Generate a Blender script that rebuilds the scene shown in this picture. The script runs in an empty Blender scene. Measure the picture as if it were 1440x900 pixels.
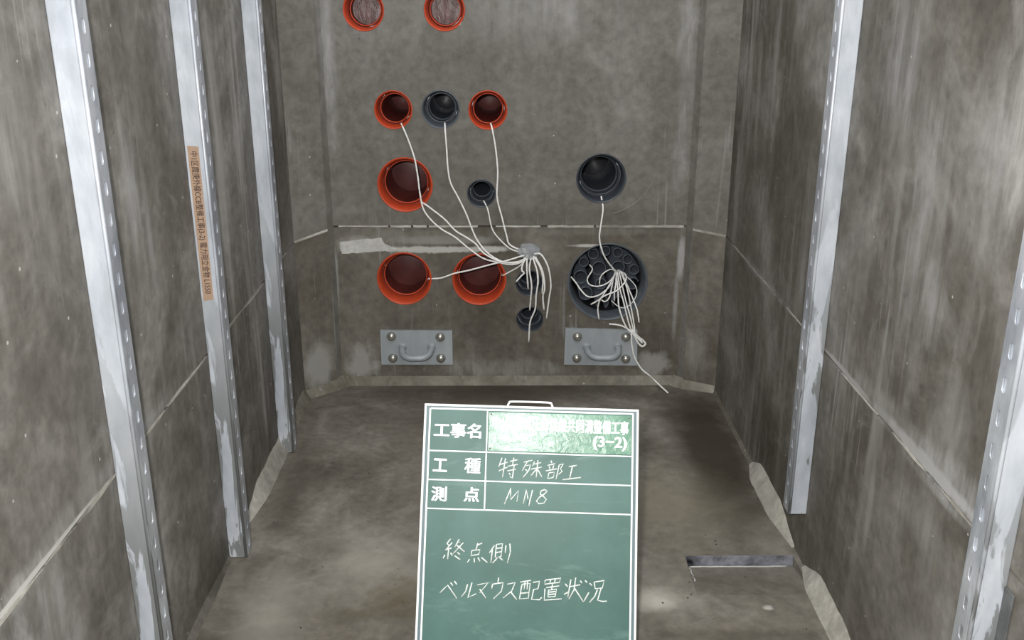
import bpy, bmesh, math, random
from mathutils import Vector, Matrix
random.seed(7)
S = bpy.context.scene
COL = S.collection
R = math.radians

# ---------------------------------------------------------------- camera
FPX, PITCH, YAW, CAMZ = 1371.0, R(19.15), R(.42), 1.4
cam = bpy.data.cameras.new('camera'); co = bpy.data.objects.new('camera', cam); COL.objects.link(co)
cam.sensor_width = 36; cam.lens = FPX / 1440 * 36; cam.clip_start = .02
co.location = (0, 0, CAMZ); co.rotation_euler = (math.pi/2 - PITCH, 0, -YAW)
S.camera = co
# ---------------------------------------------------------------- light
w = bpy.data.worlds.new('world'); S.world = w; w.use_nodes = True
w.node_tree.nodes['Background'].inputs[0].default_value = (.96, .98, 1, 1)
w.node_tree.nodes['Background'].inputs[1].default_value = 1.15
def lamp(name, kind, loc, energy, size, color=(1, 1, 1), target=None):
    l = bpy.data.lights.new(name, kind); l.energy = energy; l.color = color
    if kind == 'AREA': l.size = size
    else: l.shadow_soft_size = size
    o = bpy.data.objects.new(name, l); COL.objects.link(o); o.location = loc
    if target is not None:
        o.rotation_euler = (Vector(target) - Vector(loc)).to_track_quat('-Z', 'Y').to_euler()
    return o
lamp('camera_flash', 'AREA', (-.07, -.02, 1.50), 34.0, .05, (1, .985, .96), (.0, 2.6, .5))
S.view_settings.view_transform = 'Standard'; S.view_settings.look = 'None'
S.view_settings.gamma = 1; S.view_settings.use_curve_mapping = False
S.view_settings.exposure = .68

# ---------------------------------------------------------------- geometry from measured sight lines
CAM = Vector((0, 0, CAMZ))
RV = Vector((math.cos(YAW), -math.sin(YAW), 0)); FH = Vector((math.sin(YAW), math.cos(YAW), 0))
FV = FH*math.cos(PITCH) - Vector((0, 0, math.sin(PITCH))); UV = FH*math.sin(PITCH) + Vector((0, 0, math.cos(PITCH)))
def ray(x, y): return FV + RV*((x-720)/FPX) + UV*((450-y)/FPX)
def on_y(x, y, Y): d = ray(x, y); return CAM + d*(Y/d.y)
def on_x(x, y, X): d = ray(x, y); return CAM + d*(X/d.x)
def on_z(x, y, Z=0): d = ray(x, y); return CAM + d*((Z-CAMZ)/d.z)
D = 3.313          # end wall
XL, XR = -.71, .755
HW = 1.95

# ---------------------------------------------------------------- materials
def srgb(r, g, b):
    f = lambda c: (c/255/12.92) if c/255 <= .04045 else ((c/255+.055)/1.055)**2.4
    return (f(r), f(g), f(b), 1)
class NT:
    def __init__(s, name):
        s.m = bpy.data.materials.new(name); s.m.use_nodes = True
        s.t = s.m.node_tree; s.b = s.t.nodes['Principled BSDF']
        s.tc = s.t.nodes.new('ShaderNodeTexCoord')
    def n(s, kind, **kw):
        o = s.t.nodes.new(kind)
        for k, v in kw.items(): setattr(o, k, v)
        return o
    def l(s, a, b): s.t.links.new(a, b)
    def noise(s, scale, detail=4, rough=.55, stretch=None, dist=0, off=(0, 0, 0)):
        mp = s.n('ShaderNodeMapping'); s.l(s.tc.outputs['Object'], mp.inputs[0])
        mp.inputs['Location'].default_value = off
        if stretch: mp.inputs['Scale'].default_value = stretch
        o = s.n('ShaderNodeTexNoise'); s.l(mp.outputs[0], o.inputs['Vector'])
        o.inputs['Scale'].default_value = scale; o.inputs['Detail'].default_value = detail
        o.inputs['Roughness'].default_value = rough; o.inputs['Distortion'].default_value = dist
        return o.outputs['Fac']
    def ramp(s, fac, *stops):
        o = s.n('ShaderNodeValToRGB'); s.l(fac, o.inputs[0]); e = o.color_ramp.elements
        while len(e) < len(stops): e.new(.5)
        for i, (p, c) in enumerate(stops):
            e[i].position = p; e[i].color = c if isinstance(c, tuple) else (c, c, c, 1)
        return o.outputs[0]
    def mix(s, fac, a, b, mode='MIX'):
        o = s.n('ShaderNodeMixRGB', blend_type=mode)
        for i, v in ((0, fac), (1, a), (2, b)):
            if isinstance(v, (int, float)): o.inputs[i].default_value = v if i == 0 else (v, v, v, 1)
            elif isinstance(v, tuple): o.inputs[i].default_value = v
            else: s.l(v, o.inputs[i])
        return o.outputs[0]
    def math(s, op, a, b):
        o = s.n('ShaderNodeMath', operation=op)
        for i, v in ((0, a), (1, b)):
            if isinstance(v, (int, float)): o.inputs[i].default_value = v
            else: s.l(v, o.inputs[i])
        return o.outputs[0]
    def bump(s, fac, strength, dist=.002):
        o = s.n('ShaderNodeBump'); s.l(fac, o.inputs['Height'])
        o.inputs['Strength'].default_value = strength; o.inputs['Distance'].default_value = dist
        s.l(o.outputs[0], s.b.inputs['Normal'])
    def set(s, **kw):
        for k, v in kw.items():
            i = s.b.inputs[k.replace('_', ' ')]
            if hasattr(v, 'is_linked'): s.l(v, i)
            else: i.default_value = v
        return s.m
def stain(k, c, st, off):
    """an irregular blotch of its own: centre, radii (None = any), colour, strength, raggedness"""
    cen, radi, col, amt, rag, nsc, soft = st
    mp = k.n('ShaderNodeMapping'); k.l(k.tc.outputs['Object'], mp.inputs[0])
    sc = tuple(0 if r is None else 1/r for r in radi)
    mp.inputs['Scale'].default_value = sc; mp.inputs['Location'].default_value = tuple(-a*b for a, b in zip(cen, sc))
    ln = k.n('ShaderNodeVectorMath', operation='LENGTH'); k.l(mp.outputs[0], ln.inputs[0])
    if not hasattr(k, 'shared'): k.shared = {}      # one coarse and one fine noise serve all blotches of a wall
    key = 'coarse' if nsc <= 10 else 'fine'
    if key not in k.shared: k.shared[key] = k.noise(8 if key == 'coarse' else 18, 5, .65, off=off, stretch=(1, 1, .6), dist=.4)
    nz = k.shared[key]
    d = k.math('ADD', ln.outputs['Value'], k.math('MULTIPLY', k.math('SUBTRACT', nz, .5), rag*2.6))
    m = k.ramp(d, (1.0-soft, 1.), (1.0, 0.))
    if soft >= .6 and radi[2] is not None:     # brushed on: broken into upright strokes
        if 'brush' not in k.shared: k.shared['brush'] = k.ramp(k.noise(8, 5, .65, stretch=(2.6, 2.6, .5), off=off, dist=.8), (.36, .22), (.64, 1.))
        m = k.math('MULTIPLY', m, k.shared['brush'])
    return k.mix(k.math('MULTIPLY', m, amt), c, col)
def concrete(name, dark, mid, light, streak=.5, seed=0, rough=.75, stretch=(5, 5, .55), specks=True, sm=(.52, .72), stains_tones=(), mot=.35):
    k = NT(name); off = (seed*3.1, seed*1.7, seed*2.3)
    base = k.ramp(k.noise(1.9, 7, .62, off=off, dist=.6), (.30, dark), (.52, mid), (.78, light))
    fine = k.noise(38, 5, .6, off=off)
    c = k.mix(.5, base, k.ramp(fine, (.3, .3), (.7, .72)), 'OVERLAY')
    c = k.mix(mot, c, k.ramp(k.noise(12, 7, .68, off=(off[2], 3, off[0]), dist=.4), (.34, .28), (.66, .72)), 'OVERLAY')
    st = k.ramp(k.noise(2.6, 6, .6, stretch=stretch, off=off, dist=.25), (sm[0], 0.), (sm[1], 1.))
    patch = k.ramp(k.noise(1.3, 3, .5, off=(off[1], off[2], off[0])), (.40, 0.), (.62, 1.))
    sm_ = k.math('MULTIPLY', k.math('MULTIPLY', st, patch), streak)
    c = k.mix(sm_, c, light)
    cloud = k.ramp(k.noise(5.5, 5, .65, off=off, dist=1.2), (.56, 0.), (.70, 1.))
    c = k.mix(k.math('MULTIPLY', cloud, .30), c, light)
    dk = k.ramp(k.noise(3.1, 4, .6, off=(9+seed, 2, 4)), (.56, 0.), (.74, 1.))
    c = k.mix(k.math('MULTIPLY', dk, .4), c, dark)
    if specks:
        vo = k.n('ShaderNodeTexVoronoi'); k.l(k.tc.outputs['Object'], vo.inputs['Vector']); vo.inputs['Scale'].default_value = 17
        hs = k.n('ShaderNodeSeparateColor'); k.l(vo.outputs['Color'], hs.inputs[0])
        sp = k.math('LESS_THAN', vo.outputs['Distance'], k.math('MULTIPLY', k.math('SUBTRACT', hs.outputs[0], .45), .11))
        c = k.mix(k.math('MULTIPLY', sp, .6), c, srgb(200, 199, 195))
        pit = k.ramp(k.noise(60, 2, .4, off=(seed+5, 1, 8)), (.76, 0.), (.79, 1.))
        c = k.mix(k.math('MULTIPLY', pit, .45), c, srgb(45, 40, 34))
    for st_ in stains_tones: c = stain(k, c, st_, off)
    c = k.mix(1., c, (1.02, 1., .965, 1), 'MULTIPLY')
    scr = k.ramp(k.noise(7, 3, .5, stretch=(9, 9, .35), off=(seed*2, 5, 3), dist=.5), (.64, 0.), (.70, 1.))
    if specks: c = k.mix(k.math('MULTIPLY', k.math('MULTIPLY', scr, patch), .35), c, srgb(172, 172, 172))
    k.bump(k.math('ADD', fine, k.noise(9, 4, .6, off=off)), .35, .0025)
    rg = k.ramp(k.noise(4, 4, .6, off=off), (.3, rough-.18), (.7, rough+.1))
    return k.set(Base_Color=c, Roughness=rg, Specular_IOR_Level=.35)
C = srgb
LT, LT2, DK, WH = C(168, 169, 171), C(148, 148, 146), C(58, 52, 42), C(196, 196, 194)
N = None
ST_L = [((0, 1.25, .558), (N, .32, .007), WH, .9, .3, 16, .4), ((0, 2.0, .558), (N, .17, .006), WH, .85, .3, 16, .4), ((0, 2.62, .562), (N, .13, .006), WH, .85, .3, 16, .4), ((0, 1.75, .57), (N, .2, .02), LT, .5, .5, 14, .6), ((0, 1.20, .42), (N, .17, .18), LT, .95, .5, 7, .7), ((0, 1.35, .30), (N, .07, .25), LT, .4, .6, 9, .8), ((0, 1.0, .62), (N, .1, .3), LT, .4, .6, 9, .9),
        ((0, 1.45, .575), (N, .25, .03), LT2, .6, .5, 14, .6), ((0, 1.1, .56), (N, .3, .03), WH, .5, .5, 14, .6), ((0, 1.85, .585), (N, .14, .03), LT2, .5, .5, 14, .6),
        ((0, 1.83, 1.02), (N, .05, .16), LT, .6, .45, 8, .7), ((0, 1.90, .92), (N, .02, .17), LT, .5, .35, 8, .7), ((0, 1.35, 1.2), (N, .2, .25), LT2, .55, .6, 8, .9),
        ((0, 1.1, 1.05), (N, .06, .5), LT2, .6, .6, 9, .9), ((0, 2.45, 1.0), (N, .05, .2), LT2, .5, .6, 8, .9), ((0, 2.5, .1), (N, .4, .12), DK, .5, .5, 7, .9),
        ((0, 3.0, .9), (N, .28, .9), DK, .55, .3, 4, .9), ((0, 2.9, .05), (N, .2, .12), LT2, .4, .5, 9, .8)]  # first entry here darkens the wall's far end as a whole
ST_R = [((0, 1.55, .583), (N, .30, .018), LT, .9, .45, 14, .5), ((0, 2.0, .578), (N, .22, .01), LT, .8, .45, 14, .5), ((0, 2.75, .575), (N, .40, .006), LT, .8, .45, 14, .5), ((0, 1.5, .555), (N, .15, .014), LT, .6, .5, 14, .6), ((0, 1.75, .595), (N, .30, .04), LT2, .8, .55, 13, .6), ((0, 1.45, .60), (N, .20, .055), LT, .7, .55, 13, .6), ((0, 2.75, .575), (N, .35, .02), LT2, .5, .5, 14, .6),
        ((0, 1.72, 1.0), (N, .09, .28), LT, .55, .55, 8, .8), ((0, 1.9, 1.25), (N, .15, .2), LT, .6, .6, 8, .9), ((0, 1.5, 1.15), (N, .12, .25), LT, .6, .6, 8, .9), ((0, 1.42, 1.25), (N, .05, .2), WH, .55, .4, 8, .6),
        ((0, 1.62, .86), (N, .08, .10), LT, .6, .6, 10, .8), ((0, 2.0, .82), (N, .07, .15), LT2, .4, .6, 10, .8), ((0, 1.5, .68), (N, .1, .12), LT2, .5, .6, 10, .8), ((0, 1.55, .47), (N, .18, .05), LT2, .5, .6, 12, .8),
        ((0, 2.75, .95), (N, .45, .5), DK, .6, .35, 4, .9), ((0, 1.9, .3), (N, .35, .2), DK, .4, .6, 6, .9), ((0, 2.5, .25), (N, .3, .3), DK, .35, .6, 6, .9), ((0, 2.38, .67), (N, .05, .12), LT2, .5, .5, 9, .8), ((0, 1.78, .37), (N, .02, .12), LT2, .6, .5, 9, .6)]  # first entry here: broad soft darkening of the far wall
ST_E = [((-.58, 3.3, 1.2), (.035, N, .45), LT, .7, .6, 14, .9), ((.60, 3.3, 1.15), (.035, N, .5), LT, .75, .6, 14, .9), ((.1, 3.3, 1.4), (.5, N, .3), LT, .35, .5, 5, 1),  # third entry here lightens the wall broadly towards its top
        ((.0, 3.3, .63), (.7, N, .05), DK, .3, .5, 9, .9), ((.1, 3.3, 1.05), (.16, N, .18), LT2, .25, .5, 7, 1), ((.2, 3.3, 1.3), (.06, N, .12), LT, .3, .6, 9, 1)]
ST_W = [((-.22, 3.3, .512), (.30, N, .014), C(185, 185, 182), .8, .6, 30, .4), ((-.51, 3.3, .53), (.1, N, .035), C(160, 160, 155), .5, .5, 26, .4), ((-.22, 3.3, .545), (.22, N, .02), LT2, .6, .5, 20, .5),
        ((.30, 3.3, .525), (.09, N, .007), WH, .7, .4, 22, .5), ((-.52, 3.3, .08), (.075, N, .075), LT2, .75, .8, 22, .5), ((.53, 3.3, .075), (.07, N, .06), LT2, .7, .8, 22, .5), ((.0, 3.3, .06), (.26, N, .045), LT2, .6, .9, 22, .6),
        ((-.25, 3.3, .562), (.36, N, .028), C(120, 120, 112), .7, .4, 12, .6), ((.35, 3.3, .575), (.3, N, .018), C(120, 120, 112), .6, .4, 12, .6), ((-.665, 3.2, .1), (.06, N, .10), LT2, .8, .45, 15, .5), ((.68, 3.2, .14), (.05, N, .12), LT2, .55, .5, 15, .6),
        ((.62, 3.3, .47), (.018, N, .09), LT, .7, .5, 15, .5), ((.61, 3.3, .3), (.012, N, .15), LT, .5, .5, 15, .6), ((-.598, 3.3, .4), (.012, N, .16), LT, .5, .5, 15, .6), ((0, 3.3, .25), (.7, N, .16), DK, .35, .4, 5, .9)]
ST_F = [((.66, 2.80, 0), (.17, .62, N), C(52, 45, 35), .9, .3, 5, .6), ((-.1, 3.27, 0), (.75, .17, N), C(58, 52, 42), .8, .35, 5, .8), ((-.05, 2.65, 0), (.28, .16, N), C(166, 163, 155), .5, .5, 6, .9), ((-.33, 2.15, 0), (.20, .22, N), C(166, 163, 155), .6, .5, 6, .9),
        ((-.55, 1.95, 0), (.12, .25, N), C(166, 163, 155), .45, .5, 6, .9), ((-.25, 2.0, 0), (.10, .10, N), C(84, 76, 54), .5, .7, 16, .6), ((-.33, 1.93, 0), (.13, .04, N), C(84, 78, 64), .6, .6, 9, .8), ((.36, 1.98, 0), (.06, .06, N), C(190, 188, 180), .7, .5, 10, .7),
        ((.45, 2.45, 0), (.25, .3, N), C(150, 144, 128), .45, .5, 5, .9), ((.35, 2.65, 0), (.1, .02, N), DK, .5, .7, 9, .8), ((.62, 1.95, 0), (.014, .012, N), C(190, 190, 186), .7, .8, 40, .5), ((.5, 1.85, 0), (.3, .03, N), DK, .35, .7, 9, .8), ((-.62, 2.5, 0), (.1, .4, N), DK, .5, .5, 5, .9)]
M_side_l = concrete('concrete_left', C(72, 69, 63), C(101, 98, 93), C(156, 155, 153), .9, 1, stains_tones=ST_L)
M_side_r = concrete('concrete_right', C(70, 66, 59), C(98, 95, 89), C(150, 149, 147), .85, 2, sm=(.48, .66), stains_tones=ST_R)
M_end = concrete('concrete_end', C(92, 90, 84), C(105, 103, 98), C(130, 129, 127), .3, 3, stains_tones=ST_E, mot=.14)
M_low = concrete('concrete_lower', C(68, 63, 54), C(90, 86, 78), C(124, 121, 114), .25, 4, stains_tones=ST_W, mot=.25)
M_floor = concrete('concrete_floor', C(72, 67, 59), C(108, 104, 96), C(156, 152, 145), .6, 5, .62, (1.4, .9, 1), False, stains_tones=ST_F, mot=.22)
M_mortar = concrete('mortar_grey', C(140, 138, 131), C(164, 162, 155), C(184, 182, 177), .3, 6, .85)
M_mortar_w = concrete('mortar_white', C(150, 150, 148), C(180, 180, 178), C(205, 205, 204), .3, 7, .85)
M_cove = concrete('mortar_cove', C(98, 94, 84), C(118, 115, 106), C(150, 148, 140), .4, 13, .85)
M_band = concrete('mortar_band', C(94, 91, 84), C(112, 109, 101), C(132, 130, 124), .5, 12, .85)
M_joint = concrete('joint_line', C(96, 92, 84), C(168, 166, 160), C(200, 199, 196), .3, 8, .85)
M_dark = concrete('joint_dark', C(52, 47, 39), C(66, 60, 50), C(80, 74, 64), .2, 9, .85)
def simple(name, col, rough=.5, metal=0, var=.12, scale=25, bump=.1, spec=.5):
    k = NT(name)
    n = k.noise(scale, 4, .6)
    c = k.mix(1., col, k.ramp(n, (.25, 1-var*1.6), (.75, 1+var)), 'MULTIPLY')
    k.bump(n, bump, .001)
    return k.set(Base_Color=c, Roughness=rough, Metallic=metal, Specular_IOR_Level=spec)
def galv(name, base, hi, lo, metal=.45, rough=.42, stain=.6, dirt=C(116, 118, 116)):
    k = NT(name)
    sp = k.ramp(k.noise(14, 5, .6, stretch=(1, 1, .35)), (.32, lo), (.5, base), (.72, hi))
    st = k.ramp(k.noise(8, 5, .6, stretch=(1.6, 1.6, .35), dist=1.4, off=(3, 3, 1)), (.51, 0.), (.54, 1.))
    sep = k.n('ShaderNodeSeparateXYZ'); k.l(k.tc.outputs['Object'], sep.inputs[0])
    low = k.ramp(sep.outputs[2], (.35, 1.), (.85, .12))
    c = k.mix(k.math('MULTIPLY', k.math('MULTIPLY', st, low), stain), sp, dirt)
    k.bump(k.noise(30, 3, .6), .12, .001)
    return k.set(Base_Color=c, Roughness=rough, Metallic=metal)
M_rail = galv('galvanised_rail', C(188, 194, 202), C(216, 220, 226), C(166, 172, 180), .25, .38, .85)
M_slot = galv('galvanised_face', C(186, 190, 197), C(222, 225, 230), C(140, 145, 154), .4, .4, .3)
M_plate = galv('galvanised_plate', C(150, 156, 160), C(162, 168, 171), C(140, 146, 149), .15, .5, 0)
M_bolt = simple('bolt_steel', C(170, 168, 160), .25, .75, .1)
M_flange = simple('grey_flange', C(96, 98, 98), .6, .2, .25, 30)
def pipe_mat(name, col, rough=.45, var=.14): return simple(name, col, rough, 0, var, 18, .05, .45)
M_red = pipe_mat('red_pvc', C(188, 70, 38), .5)
M_red_shade = pipe_mat('red_pvc_shaded', C(88, 36, 31), .5, .3)  # bore of the red pipes: their inner shade is put into the colour
M_maroon_d = pipe_mat('maroon_dark_pvc', C(84, 40, 37), .45, .25)
M_grey = pipe_mat('grey_pvc', C(86, 92, 98), .38)
M_black = pipe_mat('dark_pvc', C(62, 67, 74), .32)
M_inner = pipe_mat('dark_inner', C(30, 30, 35), .4)
M_cond = pipe_mat('conduit_pvc', C(88, 94, 102), .4)
kf = NT('film'); kf.bump(kf.noise(22, 5, .6, stretch=(2.2, 1, .7), dist=1.2, off=(1, 2, 3)), .8, .006)
M_film = kf.set(Base_Color=kf.ramp(kf.noise(16, 4, .6, stretch=(2.5, 1, .5), dist=.8), (.3, C(74, 52, 50)), (.6, C(118, 90, 86)), (.8, C(205, 190, 185))), Roughness=.3)
M_cord = simple('white_cord', C(236, 235, 231), .65, 0, .12, 300, .3)
kw = NT('clear_wrap'); kw.bump(kw.noise(40, 5, .7, dist=1.5), .9, .006)
M_wrap = kw.set(Base_Color=C(228, 232, 234), Roughness=.08, Transmission_Weight=.75, IOR=1.35, Specular_IOR_Level=.8)
M_tape = simple('paper_tape', C(160, 134, 112), .75, 0, .08, 40, .1)
M_ink = simple('ink', C(58, 40, 34), .6, 0, .1)
kb = NT('board_green'); cb = kb.ramp(kb.noise(6, 5, .6), (.3, C(52, 88, 80)), (.7, C(72, 108, 100)))
sm = kb.ramp(kb.noise(9, 6, .7, stretch=(.5, 1, 2.2), dist=1), (.55, 0.), (.75, .35)); kb.bump(kb.noise(60, 3, .5), .05, .001)
M_board = kb.set(Base_Color=kb.mix(sm, cb, C(130, 158, 150)), Roughness=.5, Specular_IOR_Level=.4)
M_slate = simple('board_margin', C(88, 108, 112), .5, 0, .08, 20, .05)
M_white = simple('white_paint', C(240, 242, 240), .45, 0, .03, 30, .03)
M_chalk = simple('chalk', C(226, 232, 226), .9, 0, .25, 220, .2)
kp = NT('plate_green'); kp.bump(kp.noise(48, 4, .6, stretch=(1, 1, 1.3), dist=.6), .3, .003)
M_foil = kp.set(Base_Color=kp.ramp(kp.noise(12, 4, .6), (.35, C(84, 128, 104)), (.7, C(120, 160, 138))), Roughness=.27, Specular_IOR_Level=.24)
M_steel_d = simple('dark_steel', C(128, 130, 138), .4, .3, .9, 22, .4)
M_grit = simple('grit', C(34, 30, 27), .8, 0, .2)

# ---------------------------------------------------------------- helpers
def mesh_obj(name, verts, faces, mat, parent=None, smooth=False):
    me = bpy.data.meshes.new(name); me.from_pydata([tuple(v) for v in verts], [], faces)
    bm = bmesh.new(); bm.from_mesh(me); bmesh.ops.recalc_face_normals(bm, faces=bm.faces); bm.to_mesh(me); bm.free()
    return link(name, me, mat, parent, smooth)
def link(name, me, mat, parent=None, smooth=False):
    me.name = name; me.materials.clear(); me.materials.append(mat)
    if smooth:
        for p in me.polygons: p.use_smooth = True
    o = bpy.data.objects.new(name, me); COL.objects.link(o)
    if parent is not None: o.parent = parent
    return o
def empty(name, loc=(0, 0, 0)):
    o = bpy.data.objects.new(name, None); COL.objects.link(o); o.location = loc; o.empty_display_size = .05; return o
def tag(o, label, cat, group=None):
    o['label'] = label; o['category'] = cat
    if group: o['group'] = group
    return o
def box_data(x0, x1, y0, y1, z0, z1):
    v = [(x, y, z) for x in (x0, x1) for y in (y0, y1) for z in (z0, z1)]
    f = [(0, 1, 3, 2), (4, 6, 7, 5), (0, 4, 5, 1), (2, 3, 7, 6), (0, 2, 6, 4), (1, 5, 7, 3)]
    return v, f
def box(name, x0, x1, y0, y1, z0, z1, mat, parent=None, bevel=0, seg=2):
    v, f = box_data(x0, x1, y0, y1, z0, z1)
    me = bpy.data.meshes.new(name); me.from_pydata(v, [], f); bm = bmesh.new(); bm.from_mesh(me)
    bmesh.ops.recalc_face_normals(bm, faces=bm.faces)
    if bevel: bmesh.ops.bevel(bm, geom=bm.edges[:], offset=bevel, segments=seg, affect='EDGES', profile=.5)
    bm.to_mesh(me); bm.free()
    return link(name, me, mat, parent, False)
def prism(name, pts, axis, t0, t1, mat, parent=None):
    """extrude the outline pts (3-D points of one plane) from t0 to t1 along the vector axis"""
    a = Vector(axis); n = len(pts)
    v = [Vector(p) + a*t0 for p in pts] + [Vector(p) + a*t1 for p in pts]
    f = [tuple(range(n)), tuple(range(2*n-1, n-1, -1))] + [(i, (i+1) % n, n+(i+1) % n, n+i) for i in range(n)]
    return mesh_obj(name, v, f, mat, parent)
def lathe(name, prof, mat, parent, seg=56):
    """prof: (radius, depth along +y)"""
    v, f = [], []
    for r, y in prof:
        for i in range(seg):
            a = 2*math.pi*i/seg; v.append((r*math.cos(a), y, r*math.sin(a)))
    for j in range(len(prof)-1):
        for i in range(seg):
            f.append((j*seg+i, j*seg+(i+1) % seg, (j+1)*seg+(i+1) % seg, (j+1)*seg+i))
    me = bpy.data.meshes.new(name); me.from_pydata(v, [], f)
    o = link(name, me, mat, parent, True); return o
def disc(name, r, y, mat, parent, seg=40, bulge=0.0):
    v = [(0, y-bulge, 0)]; f = []
    for k in (1, 2, 3):
        for i in range(seg):
            a = 2*math.pi*i/seg; q = k/3; v.append((r*q*math.cos(a), y-bulge*(1-q*q), r*q*math.sin(a)))
    for i in range(seg):
        f.append((0, 1+i, 1+(i+1) % seg))
        for k in (0, 1): f.append((1+k*seg+i, 1+(k+1)*seg+i, 1+(k+1)*seg+(i+1) % seg, 1+k*seg+(i+1) % seg))
    return mesh_obj(name, v, f, mat, parent, True)
def smooth_line(pts, sub=6):
    P = [Vector(p) for p in pts]
    if len(P) < 3: return P
    P = [P[0]*2-P[1]] + P + [P[-1]*2-P[-2]]; out = []
    for i in range(1, len(P)-2):
        for k in range(sub):
            t = k/sub; a, b, c, d = P[i-1:i+3]
            out.append(.5*((2*b)+(c-a)*t+(2*a-5*b+4*c-d)*t*t+(3*b-a-3*c+d)*t**3))
    out.append(P[-2]); return out
def tube_data(P, r, seg=6, taper=False):
    v, f = [], []; n = len(P); up = Vector((.13, .9, .2)).normalized()
    for i, p in enumerate(P):
        t = (P[min(i+1, n-1)] - P[max(i-1, 0)])
        t = t.normalized() if t.length > 1e-9 else Vector((0, 0, 1))
        s = t.cross(up); s = s.normalized() if s.length > 1e-6 else Vector((1, 0, 0)); u = s.cross(t)
        rr = r*(1+.09*math.sin(i*2.1)) if taper else r
        for k in range(seg):
            a = 2*math.pi*k/seg; v.append(p + s*(rr*math.cos(a)) + u*(rr*math.sin(a)))
    for i in range(n-1):
        for k in range(seg): f.append((i*seg+k, i*seg+(k+1) % seg, (i+1)*seg+(k+1) % seg, (i+1)*seg+k))
    f.append(tuple(range(seg))); f.append(tuple(range(n*seg-1, (n-1)*seg-1, -1)))
    return v, f
def tubes(name, lines, r, mat, parent=None, seg=6, sub=6, taper=False):
    V, Fc = [], []
    for L in lines:
        v, f = tube_data(smooth_line(L, sub) if sub > 1 else [Vector(p) for p in L], r, seg, taper)
        b = len(V); V += v; Fc += [tuple(b+i for i in q) for q in f]
    return mesh_obj(name, V, Fc, mat, parent, seg > 4)
def text_mesh(s, bold=0.0, extrude=.0):
    cu = bpy.data.curves.new('text', 'FONT'); cu.body = s; cu.size = 1; cu.offset = bold; cu.extrude = 0; cu.resolution_u = 3
    o = bpy.data.objects.new('text', cu); COL.objects.link(o)
    dg = bpy.context.evaluated_depsgraph_get(); dg.update()
    me = bpy.data.meshes.new_from_object(o.evaluated_get(dg)); bpy.data.objects.remove(o)
    return me
def text_on(name, s, org, xa, ya, w_, h_, lift, mat, parent, bold=0.0):
    """flat lettering filling the rectangle org + [0,w]*xa + [0,h]*ya, raised by lift (vector); bold: a few copies shifted by that share of an em"""
    me = text_mesh(s); vs = [v.co.copy() for v in me.vertices]; fs = [tuple(p.vertices) for p in me.polygons]
    bpy.data.meshes.remove(me)
    x0, x1 = min(v.x for v in vs), max(v.x for v in vs); y0, y1 = min(v.y for v in vs), max(v.y for v in vs)
    xa, ya, org, lift = Vector(xa), Vector(ya), Vector(org), Vector(lift)
    V, Fc = [], []
    sh = [(0, 0)] if not bold else [(-bold, 0), (bold, 0), (0, -bold*.6), (0, bold*.6), (bold*.7, bold*.4), (-bold*.7, -bold*.4)]
    for k, (dx, dy) in enumerate(sh):
        b = len(V); V += [org + xa*((v.x+dx-x0)/(x1-x0)*w_) + ya*((v.y+dy-y0)/(y1-y0)*h_) + lift*(1+.02*k) for v in vs]
        Fc += [tuple(b+i for i in f) for f in fs]
    return mesh_obj(name, V, Fc, mat, parent)
def rough_line(p, q, n, amp, seed=0):
    rr = random.Random(seed); P = []
    for i in range(n+1):
        t = i/n; P.append((p[0]+(q[0]-p[0])*t+rr.uniform(-amp, amp), p[1]+(q[1]-p[1])*t+rr.uniform(-amp, amp)))
    return P
def plate_with_holes(name, outline, holes, y, depth, mat, parent, bevel=0.0):
    """outline: (x,z) polygon; holes: lists of (x,z); front face at y, back at y+depth"""
    cu = bpy.data.curves.new(name, 'CURVE'); cu.dimensions = '2D'; cu.fill_mode = 'BOTH'; cu.extrude = depth/2
    for pl in [outline] + holes:
        sp = cu.splines.new('POLY'); sp.points.add(len(pl)-1); sp.use_cyclic_u = True
        for i, (a, b) in enumerate(pl): sp.points[i].co = (a, b, 0, 1)
    o = bpy.data.objects.new(name, cu); COL.objects.link(o)
    dg = bpy.context.evaluated_depsgraph_get(); dg.update()
    me = bpy.data.meshes.new_from_object(o.evaluated_get(dg)); bpy.data.objects.remove(o)
    for v in me.vertices: v.co = Vector((v.co.x, y + depth/2 - v.co.z, v.co.y))
    bm = bmesh.new(); bm.from_mesh(me); bmesh.ops.remove_doubles(bm, verts=bm.verts, dist=1e-5); bmesh.ops.recalc_face_normals(bm, faces=bm.faces); bm.to_mesh(me); bm.free()
    return link(name, me, mat, parent)
def circ(c, r, n=56): return [(c[0]+r*math.cos(2*math.pi*i/n), c[1]+r*math.sin(2*math.pi*i/n)) for i in range(n)]
def structure(o): o['kind'] = 'structure'; return o

# ---------------------------------------------------------------- floor with its sunken slot
sx0, sx1, sy1, sdep = .462, .742, 2.172, .028
sy0 = sy1 - .17
xs = [XL-.12, sx0, sx1, XR+.12]; ys = [-1.05, sy0, sy1, D+.2]
V = [(x, y, 0) for y in ys for x in xs]; Fc = []
for j in range(3):
    for i in range(3):
        if (i, j) != (1, 1): Fc.append((j*4+i, j*4+i+1, (j+1)*4+i+1, (j+1)*4+i))
b = len(V); V += [(sx0, sy1, -sdep), (sx1, sy1, -sdep)]
Fc += [(5, 6, b+1, b), (5, b, 9), (6, 10, b+1), (9, b, b+1, 10)]
b = len(V); V += [(xs[0], ys[0], -.12), (xs[3], ys[0], -.12), (xs[3], ys[3], -.12), (xs[0], ys[3], -.12)]
Fc += [(b, b+3, b+2, b+1)]
floor = structure(mesh_obj('floor', V, Fc, M_floor))
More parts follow.
